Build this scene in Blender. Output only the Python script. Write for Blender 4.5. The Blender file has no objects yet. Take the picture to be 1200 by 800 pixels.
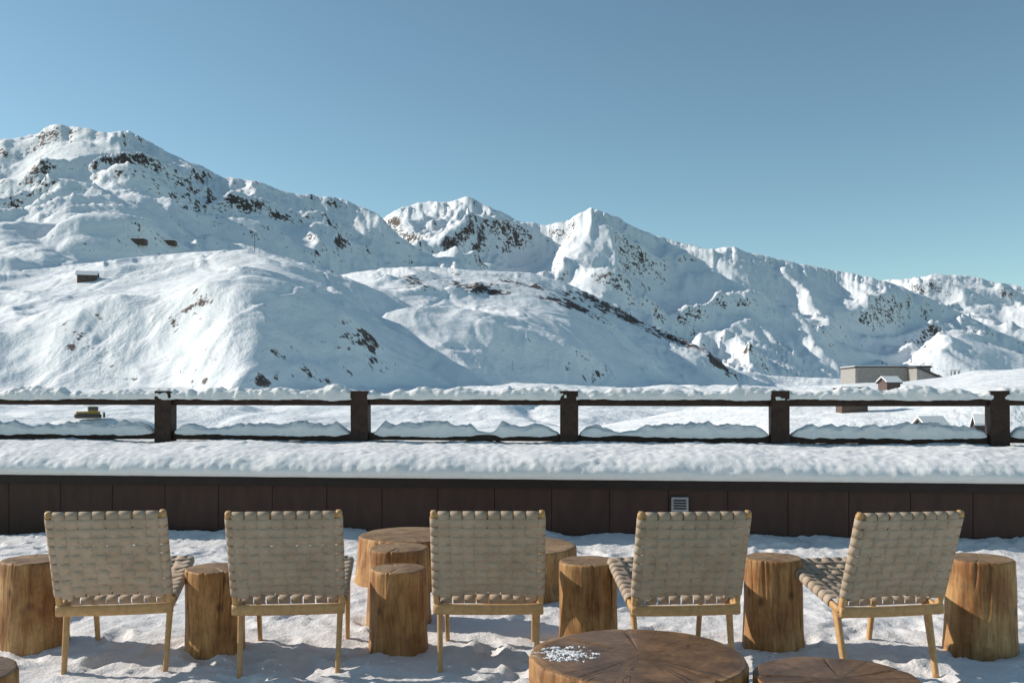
import bpy, bmesh, math, random
import numpy as np
from mathutils import Vector, Matrix
random.seed(7)
scene = bpy.context.scene
EYE = 1.35
F = 1100.0

# ------------------------------------------------------------ noise
def _perm(seed):
    rs = np.random.RandomState(seed)
    p = rs.permutation(256)
    a = rs.rand(256)*2*np.pi
    return np.concatenate([p, p]), np.cos(a), np.sin(a)
_cache = {}
def perlin(x, y, seed=0):
    if seed not in _cache: _cache[seed] = _perm(seed)
    p, gx, gy = _cache[seed]
    x = np.asarray(x, dtype=np.float64); y = np.asarray(y, dtype=np.float64)
    xi = np.floor(x).astype(np.int64); yi = np.floor(y).astype(np.int64)
    xf = x-xi; yf = y-yi
    xi &= 255; yi &= 255
    u = xf*xf*xf*(xf*(xf*6-15)+10); v = yf*yf*yf*(yf*(yf*6-15)+10)
    def g(ix, iy, dx, dy):
        h = p[p[ix & 255]+(iy & 255)]
        return gx[h]*dx+gy[h]*dy
    a = g(xi, yi, xf, yf); b = g(xi+1, yi, xf-1, yf)
    c = g(xi, yi+1, xf, yf-1); d = g(xi+1, yi+1, xf-1, yf-1)
    return ((a+u*(b-a)) + v*((c+u*(d-c))-(a+u*(b-a))))*1.4
def fbm(x, y, oct=4, seed=0, gain=.5, lac=2.03):
    s = 0; a = 1; n = 0
    for i in range(oct):
        s = s+a*perlin(x, y, seed+i); n += a
        x = x*lac+13.7; y = y*lac+7.1; a *= gain
    return s/n*1.5
def ridged(x, y, oct=5, seed=0, gain=.5, lac=2.07):
    s = 0; a = 1; n = 0; w = 1
    for i in range(oct):
        r = 1-np.abs(perlin(x, y, seed+i))*1.6
        r = np.clip(r, 0, 1)**2
        s = s+a*r*w; n += a; w = np.clip(r*1.3, 0, 1)
        x = x*lac+5.3; y = y*lac+11.9; a *= gain
    return s/n

# ------------------------------------------------------------ mesh helpers
def link(o):
    scene.collection.objects.link(o); return o
def empty(name, loc=(0, 0, 0), rz=0):
    e = bpy.data.objects.new(name, None); e.location = loc; e.rotation_euler = (0, 0, rz)
    e.empty_display_size = .1
    return link(e)
def grid_mesh(name, P, mats, wrap=False, smooth=True, rowmat=None):
    n, m, _ = P.shape
    me = bpy.data.meshes.new(name)
    me.vertices.add(n*m)
    me.vertices.foreach_set('co', P.reshape(-1).astype(np.float32))
    mm = m if wrap else m-1
    i, j = np.meshgrid(np.arange(n-1), np.arange(mm), indexing='ij')
    j2 = (j+1) % m
    q = np.stack([i*m+j, i*m+j2, (i+1)*m+j2, (i+1)*m+j], axis=-1).reshape(-1, 4)
    nf = len(q)
    me.loops.add(nf*4); me.polygons.add(nf)
    me.loops.foreach_set('vertex_index', q.reshape(-1).astype(np.int32))
    me.polygons.foreach_set('loop_start', np.arange(0, nf*4, 4, dtype=np.int32))
    me.polygons.foreach_set('loop_total', np.full(nf, 4, dtype=np.int32))
    if smooth: me.polygons.foreach_set('use_smooth', np.ones(nf, dtype=bool))
    if rowmat is not None:
        me.polygons.foreach_set('material_index', np.array([rowmat[a] for a in i.reshape(-1)], dtype=np.int32))
    for mt in (mats if isinstance(mats, (list, tuple)) else [mats]): me.materials.append(mt)
    me.update(calc_edges=True)
    return me
def obj(name, me, parent=None, loc=None):
    o = bpy.data.objects.new(name, me)
    if loc is not None: o.location = loc
    if parent is not None: o.parent = parent
    return link(o)
def bm_box(bm, c, s, bev=0.0, rot=None, mi=0):
    r = bmesh.ops.create_cube(bm, size=1.0)
    vs = r['verts']
    bmesh.ops.scale(bm, vec=Vector(s), verts=vs)
    if rot is not None: bmesh.ops.rotate(bm, cent=(0, 0, 0), matrix=rot, verts=vs)
    bmesh.ops.translate(bm, vec=Vector(c), verts=vs)
    fs = {f for v in vs for f in v.link_faces}
    for f in fs: f.material_index = mi
    if bev > 0:
        es = list({e for v in vs for e in v.link_edges})
        bmesh.ops.bevel(bm, geom=es, offset=bev, segments=2, affect='EDGES', profile=.6)
def bm_beam(bm, p0, p1, a0, a1, n=10, bow=None, power=4):
    """squircle beam from p0 to p1; a=(half size along X-ish, half size other)"""
    p0 = Vector(p0); p1 = Vector(p1); d = (p1-p0).normalized()
    ref = Vector((1, 0, 0)) if abs(d.x) < .8 else Vector((0, 0, 1))
    v = d.cross(ref).normalized(); u = v.cross(d).normalized()
    rings = []
    K = 12
    for i in range(n+1):
        t = i/n
        c = p0.lerp(p1, t)
        if bow is not None: c = c+Vector(bow)*(1-(2*t-1)**2)
        h0 = a0[0]*(1-t)+a1[0]*t; h1 = a0[1]*(1-t)+a1[1]*t
        ring = []
        for k in range(K):
            an = 2*math.pi*(k+.5)/K
            ca, sa = math.cos(an), math.sin(an)
            rr = (abs(ca)**power+abs(sa)**power)**(-1/power)
            ring.append(bm.verts.new(c+u*(ca*rr*h0)+v*(sa*rr*h1)))
        rings.append(ring)
    for i in range(n):
        for k in range(K):
            bm.faces.new([rings[i][k], rings[i][(k+1) % K], rings[i+1][(k+1) % K], rings[i+1][k]])
    bm.faces.new(rings[0][::-1]); bm.faces.new(rings[-1])
def bm_done(bm, name, mats, smooth=False):
    bmesh.ops.recalc_face_normals(bm, faces=bm.faces)
    me = bpy.data.meshes.new(name); bm.to_mesh(me); bm.free()
    for m in (mats if isinstance(mats, (list, tuple)) else [mats]): me.materials.append(m)
    if smooth:
        me.polygons.foreach_set('use_smooth', np.ones(len(me.polygons), dtype=bool))
    return me

# ------------------------------------------------------------ materials
class NT:
    def __init__(s, name):
        s.m = bpy.data.materials.new(name); s.m.use_nodes = True
        s.t = s.m.node_tree; s.b = s.t.nodes['Principled BSDF']
    def n(s, typ, **kw):
        x = s.t.nodes.new(typ)
        for k, v in kw.items():
            if k.startswith('i_'):
                x.inputs[k[2:].replace('_', ' ')].default_value = v
            else: setattr(x, k, v)
        return x
    def l(s, a, b): s.t.links.new(a, b)
    def math(s, op, a, b=None, clamp=False):
        x = s.t.nodes.new('ShaderNodeMath'); x.operation = op; x.use_clamp = clamp
        for i, v in enumerate([a, b]):
            if v is None: continue
            if isinstance(v, (int, float)): x.inputs[i].default_value = v
            else: s.l(v, x.inputs[i])
        return x.outputs[0]
    def ramp(s, fac, stops):
        x = s.t.nodes.new('ShaderNodeValToRGB'); s.l(fac, x.inputs[0])
        cr = x.color_ramp
        while len(cr.elements) < len(stops): cr.elements.new(.5)
        for e, (p, c) in zip(cr.elements, stops):
            e.position = p; e.color = (c[0], c[1], c[2], 1) if not isinstance(c, (int, float)) else (c, c, c, 1)
        return x.outputs[0]
    def mix(s, fac, a, b, mode='MIX'):
        x = s.t.nodes.new('ShaderNodeMix'); x.data_type = 'RGBA'; x.blend_type = mode
        for i, v in ((0, fac), (6, a), (7, b)):
            if isinstance(v, (int, float)): x.inputs[i].default_value = v
            elif isinstance(v, tuple): x.inputs[i].default_value = (*v, 1)
            else: s.l(v, x.inputs[i])
        return x.outputs[2]
    def noise(s, vec, scale, detail=4, rough=.55, dist=0):
        x = s.n('ShaderNodeTexNoise'); x.inputs['Scale'].default_value = scale
        x.inputs['Detail'].default_value = detail; x.inputs['Roughness'].default_value = rough
        x.inputs['Distortion'].default_value = dist
        if vec is not None: s.l(vec, x.inputs['Vector'])
        return x.outputs['Fac']
    def coord(s, kind='Object', scale=None):
        c = s.n('ShaderNodeTexCoord').outputs[kind]
        if scale:
            mp = s.n('ShaderNodeMapping'); mp.inputs['Scale'].default_value = scale
            s.l(c, mp.inputs['Vector']); return mp.outputs[0]
        return c
    def geo(s):
        return s.n('ShaderNodeNewGeometry').outputs['Position']
    def bump(s, h, strength, dist, prev=None):
        x = s.n('ShaderNodeBump'); x.inputs['Strength'].default_value = strength
        x.inputs['Distance'].default_value = dist; s.l(h, x.inputs['Height'])
        if prev is not None: s.l(prev, x.inputs['Normal'])
        return x.outputs[0]

def mat_snow(name='snow', col=(.82, .815, .81), b1=.012, s2=.004):
    k = NT(name); p = k.geo()
    n1 = k.noise(p, 11, 6, .62); n2 = k.noise(p, 60, 4, .65)
    c = k.ramp(n1, [(.3, tuple(v*.94 for v in col)), (.7, col)])
    k.l(c, k.b.inputs['Base Color'])
    k.b.inputs['Roughness'].default_value = .65
    k.b.inputs['Specular IOR Level'].default_value = .25
    nb = k.bump(n1, .5, b1); nb = k.bump(n2, .6, s2, nb)
    k.l(nb, k.b.inputs['Normal'])
    return k.m
M_snow = mat_snow()
M_snow_ground = mat_snow('trodden_snow', (.79, .765, .75), .026, .011)

def mat_terrain():
    k = NT('mountain_snow_and_rock'); p = k.geo()
    at = k.n('ShaderNodeAttribute', attribute_name='rock').outputs['Fac']
    n1 = k.noise(p, .045, 8, .68); n2 = k.noise(p, .2, 5, .7)
    s = k.math('ADD', at, k.math('MULTIPLY', k.math('SUBTRACT', n1, .5), 1.1))
    s = k.math('ADD', s, k.math('MULTIPLY', k.math('SUBTRACT', n2, .5), 1.45))
    mask = k.ramp(s, [(.55, 0.), (.63, 1.)])
    rc = k.ramp(n2, [(.25, (.040, .034, .035)), (.6, (.115, .085, .074)), (.8, (.22, .175, .155))])
    sc = k.ramp(k.noise(p, .012, 6, .6), [(.3, (.77, .80, .82)), (.7, (.86, .87, .875))])
    k.l(k.mix(mask, sc, rc), k.b.inputs['Base Color'])
    k.b.inputs['Roughness'].default_value = .75
    k.b.inputs['Specular IOR Level'].default_value = .15
    nb = k.bump(k.noise(p, .03, 10, .6, .4), .5, 8.0)
    nb = k.bump(n2, .32, 1.0, nb)
    k.l(nb, k.b.inputs['Normal'])
    return k.m
M_terr = mat_terrain()

def mat_log_side():
    k = NT('log_side_wood')
    oi = k.n('ShaderNodeObjectInfo').outputs['Random']
    co = k.coord('Object')
    cb = k.n('ShaderNodeVectorMath', operation='ADD'); k.l(co, cb.inputs[0])
    cmb = k.n('ShaderNodeCombineXYZ'); r = k.math('MULTIPLY', oi, 17.0)
    k.l(r, cmb.inputs[0]); k.l(r, cmb.inputs[1]); k.l(r, cmb.inputs[2]); k.l(cmb.outputs[0], cb.inputs[1])
    v = cb.outputs[0]
    mp = k.n('ShaderNodeMapping'); mp.inputs['Scale'].default_value = (1, 1, .12); k.l(v, mp.inputs[0])
    st = k.noise(mp.outputs[0], 26, 7, .65, .4)
    big = k.noise(v, 4.5, 4, .6)
    c = k.ramp(st, [(.28, (.19, .09, .038)), (.45, (.42, .235, .095)), (.62, (.55, .335, .145)), (.8, (.66, .45, .225))])
    c2 = k.ramp(big, [(.38, (.60, .45, .36)), (.6, (1, 1, 1))])
    c = k.mix(.9, c, c2, 'MULTIPLY')
    tone = k.ramp(oi, [(0, (.80, .72, .66)), (.5, (1.0, .97, .92)), (1, (.95, .82, .70))])
    c = k.mix(1., c, tone, 'MULTIPLY')
    vo = k.n('ShaderNodeTexVoronoi'); vo.inputs['Scale'].default_value = 7.5
    mp2 = k.n('ShaderNodeMapping'); mp2.inputs['Scale'].default_value = (1, 1, .75); k.l(v, mp2.inputs[0]); k.l(mp2.outputs[0], vo.inputs['Vector'])
    kn = k.ramp(vo.outputs['Distance'], [(.04, 1.), (.19, 0.)])
    c = k.mix(k.math('MULTIPLY', kn, .85), c, (.10, .05, .025))
    dk = k.ramp(k.noise(v, 12, 5, .7), [(.57, 0.), (.68, 1.)])
    c = k.mix(k.math('MULTIPLY', dk, .55), c, (.17, .095, .06))
    fine = k.ramp(k.noise(mp.outputs[0], 90, 3, .6), [(.33, .45), (.5, 1.)])
    c = k.mix(.55, c, fine, 'MULTIPLY')
    k.l(c, k.b.inputs['Base Color']); k.b.inputs['Roughness'].default_value = .62
    k.b.inputs['Specular IOR Level'].default_value = .3
    k.l(k.bump(st, .7, .010), k.b.inputs['Normal'])
    return k.m
def mat_log_end(name, dark):
    k = NT(name); co = k.coord('Object')
    oi = k.n('ShaderNodeObjectInfo').outputs['Random']
    sep = k.n('ShaderNodeSeparateXYZ'); k.l(co, sep.inputs[0])
    flat = k.n('ShaderNodeCombineXYZ'); k.l(sep.outputs[0], flat.inputs[0]); k.l(sep.outputs[1], flat.inputs[1]); k.l(k.math('MULTIPLY', oi, 9.), flat.inputs[2])
    w = k.noise(flat.outputs[0], 5, 3, .5)
    rr = k.n('ShaderNodeVectorMath', operation='LENGTH')
    f2 = k.n('ShaderNodeCombineXYZ'); k.l(sep.outputs[0], f2.inputs[0]); k.l(sep.outputs[1], f2.inputs[1])
    k.l(f2.outputs[0], rr.inputs[0])
    rad = rr.outputs['Value']
    rw = k.math('ADD', rad, k.math('MULTIPLY', w, .05))
    s1 = k.math('SINE', k.math('MULTIPLY', rw, 520.)); s2 = k.math('SINE', k.math('MULTIPLY', rw, 190.))
    ring = k.math('ADD', k.math('MULTIPLY', s1, .25), k.math('MULTIPLY', s2, .25)); ring = k.math('ADD', ring, .5)
    nrm = k.n('ShaderNodeVectorMath', operation='NORMALIZE'); k.l(f2.outputs[0], nrm.inputs[0])
    ad = k.n('ShaderNodeVectorMath', operation='ADD'); k.l(nrm.outputs[0], ad.inputs[0])
    cz = k.n('ShaderNodeCombineXYZ'); k.l(k.math('MULTIPLY', oi, 31.), cz.inputs[2])
    wv = k.math('MULTIPLY', w, .22); k.l(wv, cz.inputs[0]); k.l(cz.outputs[0], ad.inputs[1])
    an = k.noise(ad.outputs[0], 2.2, 3, .6)
    cr = k.math('ABSOLUTE', k.math('SUBTRACT', an, .5))
    crack = k.ramp(cr, [(.0, 1.), (.008, 0.)])
    big = k.noise(flat.outputs[0], 6, 6, .68)
    if dark:
        c = k.ramp(ring, [(.1, (.165, .094, .048)), (.9, (.20, .118, .064))])
        c2 = k.ramp(big, [(.3, (.34, .28, .24)), (.48, (.78, .72, .66)), (.68, (1.45, 1.35, 1.2))])
        rim = k.ramp(k.math('ADD', rad, k.math('MULTIPLY', w, .02)), [(.372, 0.), (.392, 1.)])
        c = k.mix(k.math('MULTIPLY', rim, .7), c, (.38, .23, .115))
    else:
        c = k.ramp(ring, [(.1, (.27, .165, .09)), (.9, (.35, .225, .125))])
        c2 = k.ramp(big, [(.3, (.45, .38, .33)), (.65, (1.1, 1.1, 1.05))])
    c = k.mix(1., c, c2, 'MULTIPLY')
    c = k.mix(k.math('MULTIPLY', crack, .65), c, (.03, .018, .012))
    k.l(c, k.b.inputs['Base Color']); k.b.inputs['Roughness'].default_value = .42 if dark else .65
    k.b.inputs['Specular IOR Level'].default_value = .35
    h = k.math('SUBTRACT', k.math('MULTIPLY', ring, .10), crack)
    k.l(k.bump(h, .5, .003), k.b.inputs['Normal'])
    return k.m
M_logside = mat_log_side(); M_logend = mat_log_end('log_end_grain', False); M_tabletop = mat_log_end('table_end_grain', True)

def mat_wood(name, c0, c1, scale=(14, 14, 1.5), rough=.5, b=.002):
    k = NT(name); v = k.coord('Object', scale)
    n = k.noise(v, 3, 6, .6, .5)
    k.l(k.ramp(n, [(.3, c0), (.7, c1)]), k.b.inputs['Base Color'])
    k.b.inputs['Roughness'].default_value = rough
    k.b.inputs['Specular IOR Level'].default_value = .3
    k.l(k.bump(n, .4, b), k.b.inputs['Normal'])
    return k.m
M_birch = mat_wood('chair_birch_wood', (.44, .245, .10), (.60, .36, .165), (10, 10, 10), .45)
M_fence = mat_wood('dark_stained_timber', (.022, .012, .009), (.058, .031, .022), (6, 6, 6), .65, .004)
M_panel = mat_wood('brown_wall_panel', (.040, .020, .015), (.064, .032, .023), (3, 3, .8), .6)
M_trim = mat_wood('dark_wall_trim', (.014, .008, .007), (.026, .014, .011), (3, 3, 3), .5)

def mat_web():
    k = NT('cotton_webbing'); v = k.coord('Object')
    oi = k.n('ShaderNodeObjectInfo').outputs['Random']
    n = k.noise(v, 9, 4, .6)
    c = k.ramp(n, [(.3, (.46, .36, .27)), (.7, (.56, .445, .345))])
    c = k.mix(1., c, k.ramp(oi, [(0, (.92, .91, .90)), (1, (1.05, 1.04, 1.02))]), 'MULTIPLY')
    stain = k.ramp(k.noise(v, 3.2, 5, .65), [(.32, (.80, .77, .74)), (.55, (1, 1, 1))])
    c = k.mix(.7, c, stain, 'MULTIPLY')
    fine = k.noise(v, 420, 2, .5)
    c = k.mix(.35, c, k.ramp(fine, [(.35, .7), (.65, 1.1)]), 'MULTIPLY')
    k.l(c, k.b.inputs['Base Color']); k.b.inputs['Roughness'].default_value = .9
    k.b.inputs['Specular IOR Level'].default_value = .1
    k.l(k.bump(fine, .5, .0015), k.b.inputs['Normal'])
    tr = k.n('ShaderNodeBsdfTranslucent'); k.l(c, tr.inputs['Color'])
    mx = k.n('ShaderNodeMixShader'); mx.inputs[0].default_value = .12
    out = k.t.nodes['Material Output']
    k.l(k.b.outputs[0], mx.inputs[1]); k.l(tr.outputs[0], mx.inputs[2]); k.l(mx.outputs[0], out.inputs[0])
    return k.m
M_web = mat_web()
def mat_plain(name, c, rough=.6, var=.15):
    k = NT(name); n = k.noise(k.coord('Object'), 2.5, 5, .6)
    k.l(k.ramp(n, [(.3, tuple(v*(1-var) for v in c)), (.7, tuple(min(1, v*(1+var)) for v in c))]), k.b.inputs['Base Color'])
    k.b.inputs['Roughness'].default_value = rough
    return k.m
M_grey = mat_plain('grey_cladding', (.30, .28, .26)); M_dark = mat_plain('dark_roof', (.05, .045, .045))
M_metal = mat_plain('galvanised_metal', (.30, .30, .31), .4); M_hut = mat_plain('hut_timber', (.10, .06, .045))
M_yel = mat_plain('yellow_paint', (.35, .22, .05)); M_glass = mat_plain('dark_glass', (.03, .035, .04), .15)

# ------------------------------------------------------------ terrain
U1 = np.linspace(-.80, .80, 1060)
Y1 = np.concatenate([np.geomspace(11.2, 110, 110)[:-1], np.geomspace(110, 3200, 680)])
Yg, Ug = np.meshgrid(Y1, U1, indexing='ij')
Xg = Yg*Ug
B1d = F*U1     # bearing
def sm(v, n):
    k = np.hanning(n+2)[1:-1]; k /= k.sum()
    return np.convolve(np.pad(v, n//2, mode='edge'), k, 'valid')
def ridge(D, table, sf, L, lin, sb, wob, wf, seed, soft, amp, gul, fscale, jag=0., bias=None, detail=6, gain=.5, stretch=1.):
    t = np.array(table, float)
    e = sm(np.interp(B1d, t[:, 0], t[:, 1]), 5)
    e = e+jag*fbm(B1d/22., B1d*0+seed, 5, seed, .66)
    es = sm(e, 61)
    Dk = D*(1+wob*fbm(B1d/wf, B1d*0+seed*3.1, 2, seed+40))
    zc = EYE+es/F*Dk
    d = Yg-Dk[None, :]
    ds = np.sqrt(d*d+soft*soft)-soft
    z = zc[None, :]-np.where(d < 0, sf*L*(1-np.exp(-ds/L))+lin*ds, sb*ds)
    z = z-.45*np.clip(-d-.40*D, 0, None)
    wx = Xg+fbm(Xg/fscale*.7, Yg/fscale*.7, 3, seed+5)*fscale*.4
    wy = Yg+fbm(Xg/fscale*.7+9, Yg/fscale*.7, 3, seed+6)*fscale*.4
    if gul > 0:
        z = z+gul*(ridged(wx/fscale, wy/fscale/stretch, detail, seed+10, gain)-.42)
        z = z+gul*.10*(ridged(wx/fscale*4.3, wy/fscale*2.6, detail-2, seed+13, gain)-.42)
    z = z+amp*fbm(wx/fscale*.8, wy/fscale*.8, detail, seed+20, gain)
    # bring the skyline of this ridge to its surveyed elevation:
    # broad part moves the whole flank, the small residual only the crest itself
    for it in range(2):
        el = (z-EYE)/Yg*F
        win = np.where(np.abs(d) < .35*D, el, -1e9)
        corr = e-win.max(0)
        if it == 0:
            z = z+sm(corr, 91)[None, :]*Yg/F
        else:
            Yc = sm(Y1[win.argmax(0)], 5)
            z = z+corr[None, :]*Yg/F*np.exp(-((Yg-Yc[None, :])/(.035*D))**2)
    # distance below the crest measured as elevation, for placing outcrops
    el = e[None, :]-(z-EYE)/Yg*F
    b = np.zeros_like(z) if bias is None else bias(B1d[None, :]+0*d, d, el)
    return z, b
def g(x, a, b, s): # soft window
    return 1/(1+np.exp(-np.clip((x-a)/s, -50, 50)))*1/(1+np.exp(np.clip((x-b)/s, -50, 50)))
T = lambda L: [(px-600, 460-py) for px, py in L]
A1 = T([(-400, 200), (-150, 175), (0, 163), (30, 160), (45, 157), (55, 148), (70, 146), (100, 150), (125, 156), (150, 153), (165, 160), (185, 172), (215, 187), (240, 197), (262, 207), (300, 212), (340, 226), (370, 229), (400, 233), (425, 243), (445, 252), (470, 278), (500, 298), (540, 315), (620, 350), (760, 400), (1000, 455), (1600, 470)])
A2 = T([(-400, 330), (200, 320), (380, 290), (430, 268), (445, 258), (470, 243), (500, 236), (530, 237), (545, 229), (560, 235), (580, 246), (610, 259), (640, 264), (665, 259), (680, 249), (693, 243), (710, 249), (735, 261), (760, 273), (790, 282), (830, 292), (860, 289), (880, 296), (910, 303), (940, 309), (990, 319), (1030, 327), (1060, 337), (1100, 353), (1140, 373), (1180, 393), (1260, 415), (1600, 440)])
A3 = T([(-400, 400), (800, 380), (950, 330), (1030, 328), (1060, 327), (1085, 323), (1100, 321), (1125, 322), (1140, 324), (1165, 330), (1200, 336), (1300, 350), (1600, 380)])
B1 = T([(-400, 225), (-100, 240), (0, 244), (40, 252), (90, 268), (130, 283), (200, 297), (300, 322), (400, 345), (600, 385), (900, 440), (1600, 470)])
B2 = T([(-400, 330), (0, 320), (70, 312), (150, 302), (230, 295), (290, 292), (330, 300), (370, 312), (420, 330), (480, 356), (560, 388), (650, 420), (760, 446), (900, 466), (1600, 490)])
B3 = T([(-400, 400), (250, 350), (380, 327), (410, 320), (450, 314), (500, 312), (560, 317), (620, 319), (660, 330), (700, 348), (740, 370), (790, 393), (830, 410), (850, 428), (895, 449), (1000, 462), (1600, 475)])
C1 = T([(-400, 520), (700, 500), (850, 470), (900, 457), (950, 453), (1000, 449), (1060, 447), (1110, 441), (1140, 434), (1200, 430), (1300, 428), (1600, 420)])
layers = []
layers.append(ridge(1350, A1, .55, 400, .10, .6, .05, 260, 11, 12, 18, 44, 230, 2.6,
      lambda b, d, e: .02+.13*g(b, -660, -220, 40)*g(e, -5, 55, 12)+.17*g(b, -370, -180, 20)*g(e, 12, 60, 8), 8, .48))
layers.append(ridge(1950, A2, .50, 420, .16, .6, .05, 200, 23, 12, 22, 68, 300, 2.6,
      lambda b, d, e: -.02+.20*g(b, -160, 0, 15)*g(e, -5, 60, 10), 8, .48))
layers.append(ridge(2600, A3, .5, 300, .1, .5, .04, 150, 31, 20, 25, 60, 280, 1.8,
      lambda b, d, e: .08+0*d, 8, .48))
layers.append(ridge(880, B1, .34, 300, .10, .35, .03, 260, 47, 30, 9, 12, 170, .5,
      lambda b, d, e: .0+0*d, 7, .43))
layers.append(ridge(540, B2, .24, 330, .05, .3, .05, 260, 53, 30, 5, 7, 95, .4,
      lambda b, d, e: .07+.10*g(b, -620, -200, 40)*g(e, 60, 160, 15), 7, .43))
layers.append(ridge(720, B3, .23, 420, .05, .3, .03, 200, 61, 12, 5, 10, 120, .9,
      lambda b, d, e: .05+.62*g(b, -148, 112, 8)*g(e, 3, 30, 2.5)*(.65+.6*fbm(Xg/45, Yg/45, 2, 77))+.66*g(b, 85, 262, 10)*g(e, -3, 10, 2.5), 7, .46))
layers.append(ridge(115, C1, .09, 60, .02, .08, .0, 120, 71, 8, .25, 0, 30, 0., lambda b, d, e: -.6+0*d, 4, .4))
zb = np.interp(Yg, [11, 14, 25, 60, 120, 200, 320, 3300], [.2, -1.2, -4.5, -6, -4.6, -1.5, 3, 3])
zb = zb+.8*fbm(Xg/22, Yg/22, 5, 81)*np.clip(Yg/60, 0, 1)+2.4*fbm(Xg/50, Yg/50, 5, 85)*np.clip((Yg-60)/90, 0, 1)
Z = np.stack([l[0] for l in layers]+[zb]); Bi = np.stack([l[1] for l in layers]+[np.full_like(zb, -.02)])
kk = np.clip(Yg*.004, .2, 4)
mx = Z.max(0)
W = np.exp((Z-mx)/kk); Wn = W/W.sum(0)
Zt = mx+kk*np.log(W.sum(0))*.6
bias = (Wn*Bi).sum(0)
del Z, W, Wn, layers
# ski tracks and pistes: long shallow grooves winding over the nearer slopes
near = g(Yg, 130, 820, 25)
for sc, sd_, wd, dp in ((130, 301, .030, .65), (95, 311, .030, .55), (170, 321, .022, .7), (70, 331, .03, .3)):
    n = fbm(Xg/sc, Yg/sc/1.6, 2, sd_, .35)
    Zt = Zt-dp*near*np.exp(-(n/wd)**2)+dp*.4*near*np.exp(-((n-2.2*wd)/wd)**2)
def slopes(Zt):
    dzy = np.gradient(Zt, Y1, axis=0); dzu = np.gradient(Zt, U1, axis=1)
    zX = dzu/Yg; zY = dzy-zX*Ug
    return np.hypot(zX, zY)
slope = slopes(Zt)
far = (Y1 > 1000) & (Y1 < 2600)
s90 = np.percentile(slope[far], 90)
rock = .20+np.clip((slope/s90-.75)*.55, -.18, .36)+bias
Zt = Zt+np.clip(rock-.35, 0, .5)*Yg*.007*fbm(Xg/14, Yg/14, 3, 99)
P = np.stack([Xg, Yg, Zt], -1)
me = grid_mesh('terrain', P, M_terr)
a = me.attributes.new('rock', 'FLOAT', 'POINT'); a.data.foreach_set('value', rock.reshape(-1).astype(np.float32))
obj('terrain', me)
def survey(b, e, y0=150, y1=1200):
    """nearest terrain point along a bearing that reaches the given elevation"""
    c = int(np.argmin(np.abs(B1d-b))); col = (Zt[:, c]-EYE)/Y1*F
    ok = (Y1 > y0) & (Y1 < y1)
    hit = (col >= e) & ok
    i = int(np.argmax(hit)) if hit.any() else int(np.argmax(np.where(ok, col, -1e9)))
    return Vector((U1[c]*Y1[i], Y1[i], Zt[i, c]))

# ------------------------------------------------------------ terrace ground
xs = np.arange(-8.5, 8.5, .024); ys = np.arange(-1.5, 8.72, .022)
GY, GX = np.meshgrid(ys, xs, indexing='ij')
gz = .020*fbm(GX/.9, GY/.9, 3, 5)+.015*fbm(GX/.28, GY/.28, 4, 6, .62)+.014*np.abs(fbm(GX/.10, GY/.10, 4, 7, .6))
gz += .040*np.clip(fbm(GX/.13, GY/.13, 3, 14)-.40, 0, .5)
rs = np.random.RandomState(3)
for i in range(650):
    cx = rs.uniform(-6.5, 6.5); cy = rs.uniform(2.2, 8.3); an = rs.uniform(0, 6.28); dp = rs.uniform(.008, .026)
    c, s = math.cos(an), math.sin(an)
    i0, i1 = np.searchsorted(ys, [cy-.3, cy+.3]); j0, j1 = np.searchsorted(xs, [cx-.3, cx+.3])
    if i1 <= i0 or j1 <= j0: continue
    dx = GX[i0:i1, j0:j1]-cx; dy = GY[i0:i1, j0:j1]-cy
    q = ((dx*c+dy*s)/.145)**2+((-dx*s+dy*c)/.058)**2
    gz[i0:i1, j0:j1] += -dp*np.exp(-q**2)+dp*.45*np.exp(-((np.sqrt(q)-1.35)/.25)**2)
wallf = 8.5-.1*GX
gz += .10*np.exp(-((wallf-GY)/.28)**2)*(1+.5*fbm(GX/.8, GX*0, 3, 9))
gz -= .012
obj('terrace_snow_ground', grid_mesh('terrace_snow_ground', np.stack([GX, GY, gz], -1), M_snow_ground))

# ------------------------------------------------------------ parapet wall
ang = math.atan(-.1)
wall = empty('parapet_wall', (0, 8.5, 0), ang)
bm = bmesh.new(); bw = .52; x = -9.0
while x < 9:
    bm_box(bm, (x+bw/2, .02, .22), (bw-.005, .036, .62), .002); x += bw
obj('panels', bm_done(bm, 'panels', M_panel), wall)
bm = bmesh.new(); bm_box(bm, (0, 1.15, -.9), (18.2, 2.2, 2.9)); obj('core', bm_done(bm, 'core', M_trim), wall)
bm = bmesh.new(); bm_box(bm, (0, .04, .537), (18.2, .16, .098), .006); obj('cap_board', bm_done(bm, 'cap_board', M_trim), wall)
vent = empty('wall_vent', (1.49, 8.335, .36), ang)
bm = bmesh.new(); bm_box(bm, (0, .0, 0), (.15, .03, .13), .006)
obj('frame', bm_done(bm, 'frame', M_metal), vent)
bm = bmesh.new()
for i in range(4): bm_box(bm, (0, -.018, -.036+i*.024), (.11, .012, .012), .002, Matrix.Rotation(.5, 3, 'X'))
obj('louvres', bm_done(bm, 'louvres', M_dark), vent)

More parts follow.
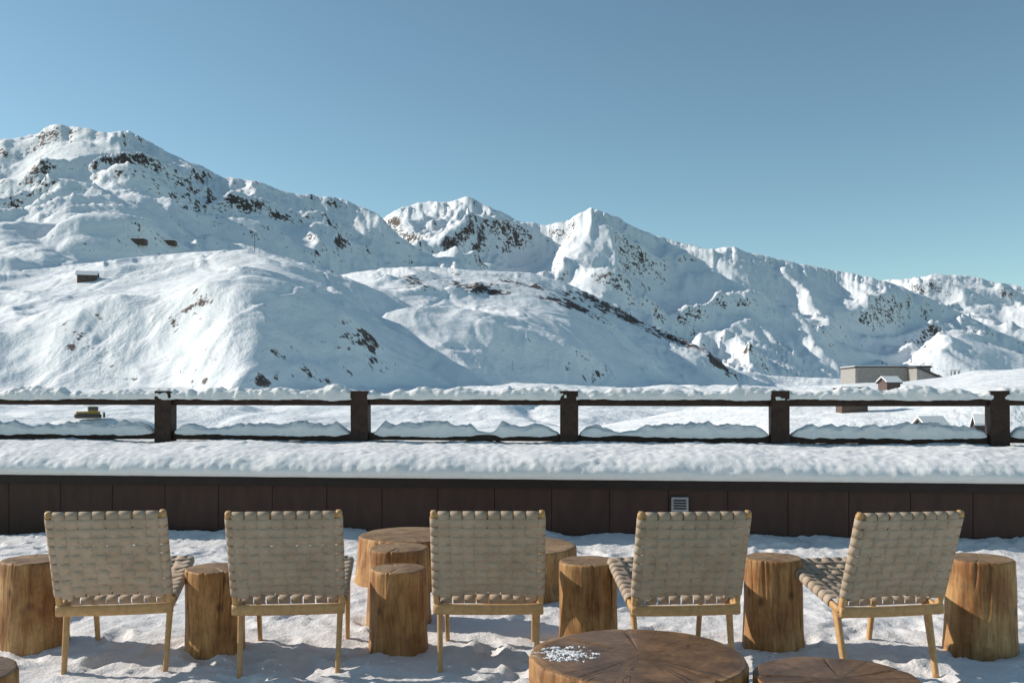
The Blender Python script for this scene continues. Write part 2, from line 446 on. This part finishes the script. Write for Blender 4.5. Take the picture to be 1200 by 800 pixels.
# snow bank on the wall
xs = np.arange(-9.2, 9.2, .02)
prof = np.array([(-.075, .575), (-.10, .60), (-.105, .64), (-.08, .685), (-.02, .735), (.08, .775), (.25, .80), (.5, .812), (.8, .825), (1.1, .835), (1.4, .845), (1.7, .84), (2.0, .80), (2.25, .66), (2.3, .4), (2.3, 0), (2.3, -1)])
dd = np.concatenate([[0], np.cumsum(np.hypot(*np.diff(prof, axis=0).T))])
tt = np.concatenate([np.linspace(0, dd[11], 95), np.linspace(dd[11], dd[-1], 25)[1:]])
py = np.interp(tt, dd, prof[:, 0]); pz = np.interp(tt, dd, prof[:, 1])
TT, XS = np.meshgrid(tt, xs, indexing='ij')
lump = .026*fbm(XS/.9, TT/.6, 3, 15)+.013*fbm(XS/.22, TT/.2, 4, 16, .6)+.007*fbm(XS/.06, TT/.06, 3, 17)
lump += .035*np.clip(fbm(XS/.30, TT/.25, 3, 44)-.42, 0, 1)
fade = np.clip(TT/.12, 0, 1)
hy = np.where(TT < .35, 1-TT/.35, 0)
SY = py[:, None]-lump*hy*fade*1.2+0.018*fbm(XS/.3, XS*0+2, 3, 18)*hy
SZ = pz[:, None]+lump*(1-hy*.7)*fade
SZ += (.03*fbm(XS/2.2, XS*0+7, 2, 19))*np.clip(TT/.3, 0, 1)
obj('snow_bank', grid_mesh('snow_bank', np.stack([XS, SY, SZ], -1), M_snow), wall)

# ------------------------------------------------------------ fence
fence = empty('timber_fence', (0, 9.8, 0), ang)
cs = math.cos(ang)
posts = [-8.15, -5.95, -3.755, -1.604, .594, 2.711, 4.818, 6.98, 9.1]
posts = [p/cs for p in posts]
bm = bmesh.new()
for i, p in enumerate(posts):
    bm_box(bm, (p, 0, 1.0), (.185, .15, .74), .008, Matrix.Rotation(math.radians(random.uniform(-.5, .5)), 3, 'Y'))
obj('posts', bm_done(bm, 'posts', M_fence), fence)
bm = bmesh.new()
for i in range(len(posts)-1):
    a, b = posts[i]+.095, posts[i+1]-.095
    L = b-a; c = (a+b)/2
    jz = random.uniform(-.008, .008)
    bm_box(bm, (c, .02, 1.262+jz), (L, .10, .085), .005, Matrix.Rotation(random.uniform(-.003, .003), 3, 'Y'))
    bm_box(bm, (c, .02, .885+jz), (L, .10, .075), .005, Matrix.Rotation(random.uniform(-.004, .004), 3, 'Y'))
obj('rails', bm_done(bm, 'rails', M_fence), fence)
def snow_strip(name, x0, x1, y, z, hb, wid, seed, parent, thr=0., lump=.6):
    s = np.arange(x0, x1, .016); a = np.linspace(-.15, math.pi+.15, 22)
    A, S = np.meshgrid(a, s, indexing='ij')
    h = hb*(.75+lump*fbm(s/.55+seed, s*0+seed, 3, seed)+.22*fbm(s/.13, s*0+seed, 4, seed+3))
    if thr > 0: h = h*np.clip((fbm(s/.7, s*0+seed*1.7, 2, seed+9)+thr)/.35, 0, 1)
    q = np.clip(np.minimum(s-x0, x1-s)/.22, 0, 1)
    endf = 1-(1-q)**2
    h = np.clip(h, .0, .25)*endf
    w = wid*(.85+.35*h/hb)*np.clip(h/.03, .05, 1)
    n = 1+.20*fbm(S/.10, A/.6, 4, seed+5)
    sa = np.sign(np.sin(A))*np.abs(np.sin(A))**.75
    Yy = y-np.cos(A)*w[None, :]*n; Zz = z-.002+sa*h[None, :]*n
    Zz = Zz-np.where(h[None, :] < .004, .02, 0)
    obj(name, grid_mesh(name, np.stack([S, Yy, Zz], -1), M_snow), parent)
snow_strip('top_rail_snow', -9, 9, .01, 1.300, .120, .076, 101, fence)
for i in range(len(posts)-1):
    snow_strip('lower_rail_snow', posts[i]+.096, posts[i+1]-.096, .01, .92, .14, .075, 201+i*7, fence, .85, .45)

# ------------------------------------------------------------ logs
def make_log(name, x, y, r, h, seed, table=False):
    N = 200; th = np.linspace(0, 2*np.pi, N, endpoint=False)
    zs = np.concatenate([np.linspace(-.06, h-.012, 22)])
    rows = []; rm = []
    rs = np.random.RandomState(seed)
    shape = 1+.06*fbm(np.cos(th)*.8+seed, np.sin(th)*.8, 2, seed)+.016*fbm(np.cos(th)*4+seed, np.sin(th)*4, 3, seed+1)
    ncr = 7 if not table else 9
    cra = rs.rand(ncr)*2*np.pi; crd = rs.uniform(.004, .014, ncr)*(r/.16)**.5; crt = rs.uniform(.15, 1., ncr)
    def notch(zfrac):
        v = np.zeros(N)
        for a, d, t in zip(cra, crd, crt):
            da = (th-a-.03*math.sin(zfrac*5+a)+np.pi) % (2*np.pi)-np.pi
            k = np.clip((zfrac-(1-t))/.15, 0, 1)
            v += d*k*np.exp(-(da*r/.0045)**2)
        return v
    taper = rs.uniform(-.04, .07)
    for z in zs:
        f = max(z, 0)/h
        n = 1+.018*fbm(np.cos(th)*3+seed, np.sin(th)*3+z*4, 3, seed+2)
        R = r*shape*n*(1+taper*(.5-f))*(1+.03*np.exp(-f*6))-notch(f)
        rows.append(np.stack([R*np.cos(th), R*np.sin(th), np.full(N, z)], -1)); rm.append(0)
    Rt = r*shape*(1-taper*.5)-notch(1.)
    for dr, dz in ((.002, -.005), (.007, -.001), (.014, 0)):
        rows.append(np.stack([(Rt-dr)*np.cos(th), (Rt-dr)*np.sin(th), np.full(N, h+dz)], -1)); rm.append(0)
    rm[-1] = 1; rm[-2] = 1
    for f in (.9, .75, .55, .35, .15, 0.001):
        nn = .002*fbm(np.cos(th)*f*3, np.sin(th)*f*3, 2, seed)
        rows.append(np.stack([(Rt-.014)*f*np.cos(th), (Rt-.014)*f*np.sin(th), h+nn-notch(1.)*.6*f], -1)); rm.append(1)
    me = grid_mesh(name, np.stack(rows), [M_logside, M_tabletop if table else M_logend], wrap=True, rowmat=rm)
    o = obj(name, me, None, (x, y, 0)); o.rotation_euler = (0, 0, rs.rand()*6)
    return o
make_log('log_stool', -2.575, 5.05, .168, .458, 1)
make_log('log_stool', -1.58, 4.99, .150, .422, 2)
make_log('log_stool', -.607, 5.00, .152, .418, 3)
make_log('log_stool', -.675, 5.60, .186, .430, 4)
make_log('log_stool', .42, 5.18, .160, .425, 5)
make_log('log_stool', 1.41, 5.06, .157, .467, 6)
make_log('log_stool', 2.49, 5.00, .173, .473, 7)
make_log('log_table', -.73, 6.85, .385, .32, 8, False)
make_log('log_table', .02, 6.42, .43, .31, 9, False)
t1 = make_log('log_table', .475, 3.46, .394, .385, 10, True)
t2 = make_log('log_table', 1.135, 3.25, .288, .36, 11, True)
make_log('log_table', -1.985, 3.30, .23, .37, 12, True)
def patch(name, cx, cy, z, rx, ry, h, seed, parent, rot=0):
    n = 150; v = np.linspace(-1, 1, n); VY, VX = np.meshgrid(v, v, indexing='ij')
    f = .75-np.sqrt(VX**2+VY**2)+1.6*fbm(VX*3.5+seed, VY*3.5, 6, seed, .78)-.3
    f = np.where(np.sqrt(VX**2+VY**2) > .97, -1, f)
    zz = np.clip(f, 0, .5)**.8*h*2
    zz = np.where(f <= 0, -.012, zz)
    c, s = math.cos(rot), math.sin(rot)
    Xp = VX*rx; Yp = VY*ry
    Pp = np.stack([cx+Xp*c-Yp*s, cy+Xp*s+Yp*c, z+zz], -1)
    o = obj(name, grid_mesh(name, Pp, M_snow))
    o.parent = parent; o.matrix_parent_inverse = parent.matrix_basis.inverted()
patch('snow_patch', .20, 3.46, .386, .13, .13, .003, 4, t1, .2)
patch('snow_patch', 1.02, 3.12, .361, .09, .05, .003, 9, t2)

# ------------------------------------------------------------ chairs
def strap_mesh(paths, name):
    vs = []; fs = []
    for pts, hw in paths:
        b = len(vs); hw = np.array(hw)
        for p in pts:
            vs.append(p-hw); vs.append(p); vs.append(p+hw)
        for i in range(len(pts)-1):
            for k in (0, 1):
                q = b+i*3+k
                fs.append((q, q+1, q+4, q+3))
    me = bpy.data.meshes.new(name); me.from_pydata([tuple(v) for v in vs], [], fs)
    me.materials.append(M_web)
    me.polygons.foreach_set('use_smooth', np.ones(len(fs), dtype=bool))
    return me
def weave(name, A, Bp, hw, nv, nh, nrm, sag, arch, fr=.024, amp=.0024, gapf=.91, seed=0):
    rs = np.random.RandomState(seed)
    A = np.array(A); Bp = np.array(Bp); nrm = np.array(nrm)/np.hypot(*nrm)
    L = np.hypot(*(Bp-A)); d = (Bp-A)/L
    pv = (2*hw-.03)/nv; ph = (L-.012)/nh
    def S(x, t, off):
        q = A+d*(t*L)+nrm*(off+sag*(1-(x/hw)**2)*math.sin(math.pi*min(max(t, 0), 1)))
        q = q+d*arch*(1-(x/hw)**2)*(1-t)**2
        return np.array([x, q[0], q[1]])
    out = []
    for i in range(nv):
        x = -hw+.015+pv*(i+.5)+rs.normal(0, .0012); pts = []
        sg = 1 if i % 2 else -1
        for th in np.linspace(math.pi*1.05, 0, 9):
            c = S(x, 0, 0); c = c+np.array([0, *( -d*math.sin(th)*fr*.8+nrm*(math.cos(th)-1)*fr*.8)])
            pts.append(c)
        n = nh*8
        for k in range(1, n):
            t = k/n
            pts.append(S(x, t, amp*sg*math.cos(math.pi*(t*nh-.5))*min(1, 4*t*nh, 4*(1-t)*nh)))
        for th in np.linspace(0, math.pi*1.05, 9):
            c = S(x, 1, 0); c = c+np.array([0, *(d*math.sin(th)*fr*.8+nrm*(math.cos(th)-1)*fr*.8)])
            pts.append(c)
        out.append((pts, (pv*gapf/2, 0, 0)))
    for j in range(nh):
        t = (.006+ph*(j+.5)+rs.normal(0, .001))/L; pts = []
        sg = -1 if j % 2 else 1
        for th in np.linspace(math.pi*1.05, 0, 9):
            c = S(-hw+.004, t, 0); c[1:] += nrm*(math.cos(th)-1)*fr; c[0] -= math.sin(th)*fr*.9; pts.append(c)
        n = nv*8
        for k in range(1, n):
            x = (-hw+.01)+(2*hw-.02)*k/n
            u = (x+hw-.015)/pv
            pts.append(S(x, t, -amp*sg*math.cos(math.pi*(u-.5))*(1 if 0 < u < nv else .3)))
        for th in np.linspace(0, math.pi*1.05, 9):
            c = S(hw-.004, t, 0); c[1:] += nrm*(math.cos(th)-1)*fr; c[0] += math.sin(th)*fr*.9; pts.append(c)
        w = d*ph*gapf/2
        out.append((pts, (0, w[0], w[1])))
    return strap_mesh(out, name)
W2 = .248
BA = (-.222, .362); BB = (-.368, .768)
dn = np.array([BB[0]-BA[0], BB[1]-BA[1]]); nb = np.array([-dn[1], dn[0]])/np.hypot(*dn)
bm = bmesh.new()
off = Vector((0, -nb[0]*.023, -nb[1]*.023))
Pb = Vector((0, BA[0], BA[1])); Pt = Vector((0, BB[0], BB[1])); dl = (Pt-Pb).normalized()
for s in (-1, 1):
    X = s*W2; vx = Vector((X, 0, 0))
    bm_beam(bm, vx+Pb+off-dl*.100, vx+Pt+off+dl*.020, (.013, .018), (.013, .014))
    bm_beam(bm, (X, -.19, .296), (X, .415, .430), (.013, .019), (.013, .018))
    bm_beam(bm, (s*(W2-.012), -.10, .315), (s*(W2-.020), -.195, -.035), (.014, .024), (.0115, .014))
    bm_beam(bm, (s*(W2-.012), .345, .41), (s*(W2-.018), .42, -.035), (.014, .024), (.0115, .014))
bm_beam(bm, (-W2-.013, -.196, .302), (W2+.013, -.196, .302), (.026, .011), (.026, .011), 12, (0, 0, -.004))
bm_beam(bm, (-W2, .40, .428), (W2, .40, .428), (.015, .012), (.015, .012))
p = Pt+off
bm_beam(bm, p-Vector((W2+.015, 0, 0)), p+Vector((W2+.015, 0, 0)), (.014, .012), (.014, .012))
p = Pb+off
bm_beam(bm, p-Vector((W2, 0, 0)), p+Vector((W2, 0, 0)), (.010, .010), (.010, .010), 12, (0, dl.y*.03, dl.z*.03))
me_frame = bm_done(bm, 'frame', M_birch, True)
def chair(x, y, rz, sx, seed):
    e = empty('webbed_lounge_chair', (x, y, 0), math.radians(rz)); e.scale = (sx, 1, 1)
    obj('frame', me_frame, e)
    rs = np.random.RandomState(seed)
    mb = weave('back_webbing', BA, BB, W2, 8, 9, nb, .008+.012*rs.rand(), .030, seed=seed)
    ms = weave('seat_webbing', (-.10, .345), (.40, .452), W2, 8, 9, (-.2, 1), -.022-.014*rs.rand(), 0., seed=seed+50)
    for n, m in (('back_webbing', mb), ('seat_webbing', ms)):
        o = obj(n, m, e); s = o.modifiers.new('thick', 'SOLIDIFY'); s.thickness = .0022; s.offset = 0
yc = 4.745
for i, (xt, rz, dy) in enumerate(((-1.90, 9, 0), (-1.068, 5.5, .005), (-.114, .3, .012), (.856, 5.0, -.012), (1.86, 9.5, -.028))):
    r = math.radians(rz)
    chair(xt-math.sin(r)*.37, yc+dy, rz, 1.025, i+1)

# ------------------------------------------------------------ distant buildings
def box_house(name, loc, rz, w, d, h, roof, wallm, flat=True, snow=.25, openings=True):
    e = empty(name, loc, rz)
    bm = bmesh.new(); bm_box(bm, (0, 0, h/2-1), (w, d, h+2)); obj('walls', bm_done(bm, 'walls', wallm), e)
    if flat:
        bm = bmesh.new(); bm_box(bm, (0, 0, h+.08), (w+.4, d+.4, .16), .02); obj('roof', bm_done(bm, 'roof', M_dark), e)
        bm = bmesh.new(); bm_box(bm, (0, 0, h+.165+snow/2), (w+.2, d+.2, snow), snow*.35); obj('roof_snow', bm_done(bm, 'roof_snow', M_snow), e)
    else:
        for nm, o, th, m in (('roof', 0, .15, M_dark), ('roof_snow', .155, snow, M_snow)):
            bm = bmesh.new(); hw = d/2+.1*d; L = w/2+.1*w
            v = [bm.verts.new(c) for c in ((-L, -hw, h-.2+o), (L, -hw, h-.2+o), (L, 0, h+roof+o), (-L, 0, h+roof+o), (-L, hw, h-.2+o), (L, hw, h-.2+o),
                 (-L, -hw, h-.2+o+th), (L, -hw, h-.2+o+th), (L, 0, h+roof+o+th), (-L, 0, h+roof+o+th), (-L, hw, h-.2+o+th), (L, hw, h-.2+o+th))]
            for f in ((0, 1, 2, 3), (3, 2, 5, 4), (6, 7, 8, 9), (9, 8, 11, 10), (0, 1, 7, 6), (4, 5, 11, 10), (1, 2, 8, 7), (2, 5, 11, 8), (0, 3, 9, 6), (3, 4, 10, 9)):
                bm.faces.new([v[i] for i in f])
            obj(nm, bm_done(bm, nm, m), e)
        bm = bmesh.new()
        for sx in (-1, 1):
            v = [bm.verts.new((sx*w/2, yy, zz)) for yy, zz in ((-d/2, h-.02), (d/2, h-.02), (0, h+roof-.1))]
            bm.faces.new(v)
        obj('gables', bm_done(bm, 'gables', wallm), e)
    if openings:
        bm = bmesh.new(); n = max(2, int(w/2.2))
        for i in range(n):
            bm_box(bm, (-w/2+w*(i+.5)/n, -d/2-.02, h*.6), (.4*w/n, .06, h*.25))
        obj('windows', bm_done(bm, 'windows', M_glass), e)
    return e
dB = 125.; k = dB/F
e = box_house('service_building', ((1050-600)*k, dB+4, -1), math.radians(-6), 85*k, 8, 5.7, 0, M_grey, True, .10, False)
bm = bmesh.new()
for i in range(24):
    bm_box(bm, (-85*k/2+85*k*(i+.5)/24, -4.03, 3.4), (.06, .06, 4.0))
obj('cladding_ribs', bm_done(bm, 'cladding_ribs', M_grey), e)
dB = 120.; k = dB/F
e = empty('lean_to_shed', ((1097-600)*k, dB+2, 0))
bm = bmesh.new()
v = [bm.verts.new(c) for c in ((-1.6, 0, 0), (1.6, 0, 0), (1.6, 0, 3.2), (-1.6, 0, 4.5), (-1.6, 4, 0), (1.6, 4, 0), (1.6, 4, 3.2), (-1.6, 4, 4.5))]
for f in ((0, 1, 2, 3), (4, 5, 6, 7), (0, 3, 7, 4), (1, 2, 6, 5)): bm.faces.new([v[i] for i in f])
obj('walls', bm_done(bm, 'walls', M_grey), e)
bm = bmesh.new(); bm_box(bm, (0, 2, 3.98), (3.9, 4.6, .22), .02, Matrix.Rotation(math.atan(1.3/3.2), 3, 'Y')); obj('roof', bm_done(bm, 'roof', M_dark), e)
e = empty('chimney_cluster', ((1119-600)*k, dB, 2.5))
bm = bmesh.new()
for dx in (-.5, 0, .5): bm_beam(bm, (dx, 0, -.5), (dx, 0, 1.6), (.12, .12), (.12, .12), 2, None, 2); bm_box(bm, (dx, 0, 1.7), (.34, .34, .1), .02)
obj('pipes', bm_done(bm, 'pipes', M_metal), e)
dB = 100.; k = dB/F
box_house('small_hut', ((1042-600)*k, dB, .9), math.radians(12), 1.6, 1.6, 1.6, .35, M_hut, False, .12, True)
dB = 80.; k = dB/F
box_house('snowy_shed', ((998-600)*k, dB, .9), 0, 2.2, 1.5, .7, 0, M_hut, True, .1, False)
dB = 60.; k = dB/F
box_house('buried_cabin', ((1090-600)*k, dB, -1.3), .2, 1.5, 1.3, .55, .35, M_grey, False, .12, False)
dB = 52.; k = dB/F
box_house('buried_cabin', ((1152-600)*k, dB, -1.1), -.2, .9, .8, .7, .3, M_dark, False, .12, False)
q = survey(-497, 131); box_house('mountain_chalet', q-Vector((0, 0, .8)), .3, 8.2, 5.5, 3.0, 1.8, M_hut, False, .4, True)
for b, el, w in ((-440, 176, 15), (-403, 175, 13)):
    q = survey(b, el, 560, 900); box_house('mountain_restaurant', q-Vector((0, 0, .9)), .05, w, w*.5, w*.16, 0, M_hut, True, 1.4, True)
def pylon(b, el, h, y0=120, y1=1300):
    q = survey(b, el, y0, y1); e = empty('ski_lift_pylon', q)
    bm = bmesh.new(); bm_beam(bm, (0, 0, -1), (0, 0, h), (h*.018, h*.018), (h*.012, h*.012), 3, None, 2)
    bm_box(bm, (0, 0, h), (h*.3, h*.03, h*.03)); bm_box(bm, (-h*.14, 0, h*.97), (h*.03, h*.18, h*.04)); bm_box(bm, (h*.14, 0, h*.97), (h*.03, h*.18, h*.04))
    for k2 in range(4): bm_box(bm, (h*.035, 0, h*(.2+.2*k2)), (h*.05, h*.01, h*.01))
    obj('mast', bm_done(bm, 'mast', M_dark), e)
for b, el, h in ((-70, 38, 4.2), (1, 26, 3.6), (-482, 18, 4.), (-302, 165, 9)):
    pylon(b, el, h)
q = Vector((-497*62/F, 62, EYE-30*62/F))
e = empty('snow_groomer', q, .5); e.scale = (.85, .85, .85)
bm = bmesh.new(); bm_box(bm, (0, 0, .42), (1.7, .8, .22), .04); bm_box(bm, (.35, 0, .72), (.7, .7, .4), .08); obj('body', bm_done(bm, 'body', M_yel), e)
bm = bmesh.new(); bm_box(bm, (.35, 0, .76), (.74, .74, .26), .04); obj('cab_glass', bm_done(bm, 'cab_glass', M_glass), e)
bm = bmesh.new()
for s in (-1, 1): bm_box(bm, (0, s*.5, .18), (1.9, .24, .34), .12)
bm_box(bm, (1.15, 0, .25), (.08, 1.3, .4), .02); obj('tracks_and_blade', bm_done(bm, 'tracks_and_blade', M_dark), e)
n = 60; v = np.linspace(-1, 1, n); VY, VX = np.meshgrid(v, v, indexing='ij')
zz = q.z-4*(VX**2+VY**2)**2+.1*fbm(VX*3, VY*3, 3, 8)
obj('snow_mound', grid_mesh('snow_mound', np.stack([q.x+VX*6, q.y+2+VY*5, zz], -1), M_snow))

# ------------------------------------------------------------ light
SUN = Vector((-.93, .24, 0)).normalized(); EL = math.radians(28)
sd = Vector((SUN.x*math.cos(EL), SUN.y*math.cos(EL), math.sin(EL)))
sl = bpy.data.lights.new('sun', 'SUN'); sl.energy = 4.9; sl.angle = math.radians(.5); sl.color = (1, .925, .83)
so = bpy.data.objects.new('sun', sl); so.rotation_euler = sd.to_track_quat('Z', 'Y').to_euler(); link(so)
w = bpy.data.worlds.new('World'); scene.world = w; w.use_nodes = True
nt = w.node_tree; bg = nt.nodes['Background']
sky = nt.nodes.new('ShaderNodeTexSky'); sky.sky_type = 'NISHITA'; sky.sun_disc = False
sky.sun_elevation = EL; sky.sun_rotation = math.atan2(sd.x, sd.y); sky.altitude = 2000; sky.air_density = 1.0; sky.dust_density = .9; sky.ozone_density = 1.2
mx = nt.nodes.new('ShaderNodeMix'); mx.data_type = 'RGBA'; mx.blend_type = 'MULTIPLY'; mx.inputs[0].default_value = 1
mx.inputs[7].default_value = (.93, 1.05, .90, 1)
nt.links.new(sky.outputs[0], mx.inputs[6]); nt.links.new(mx.outputs[2], bg.inputs[0]); bg.inputs[1].default_value = .142

# ------------------------------------------------------------ camera
cam = bpy.data.cameras.new('camera'); cam.lens = 33; cam.sensor_width = 36; cam.shift_y = .05
cam.clip_end = 20000; cam.clip_start = .05
co = bpy.data.objects.new('camera', cam); co.location = (0, 0, EYE); co.rotation_euler = (math.radians(90), 0, 0); link(co)
scene.camera = co
scene.view_settings.view_transform = 'Standard'; scene.view_settings.look = 'None'; scene.view_settings.exposure = 0
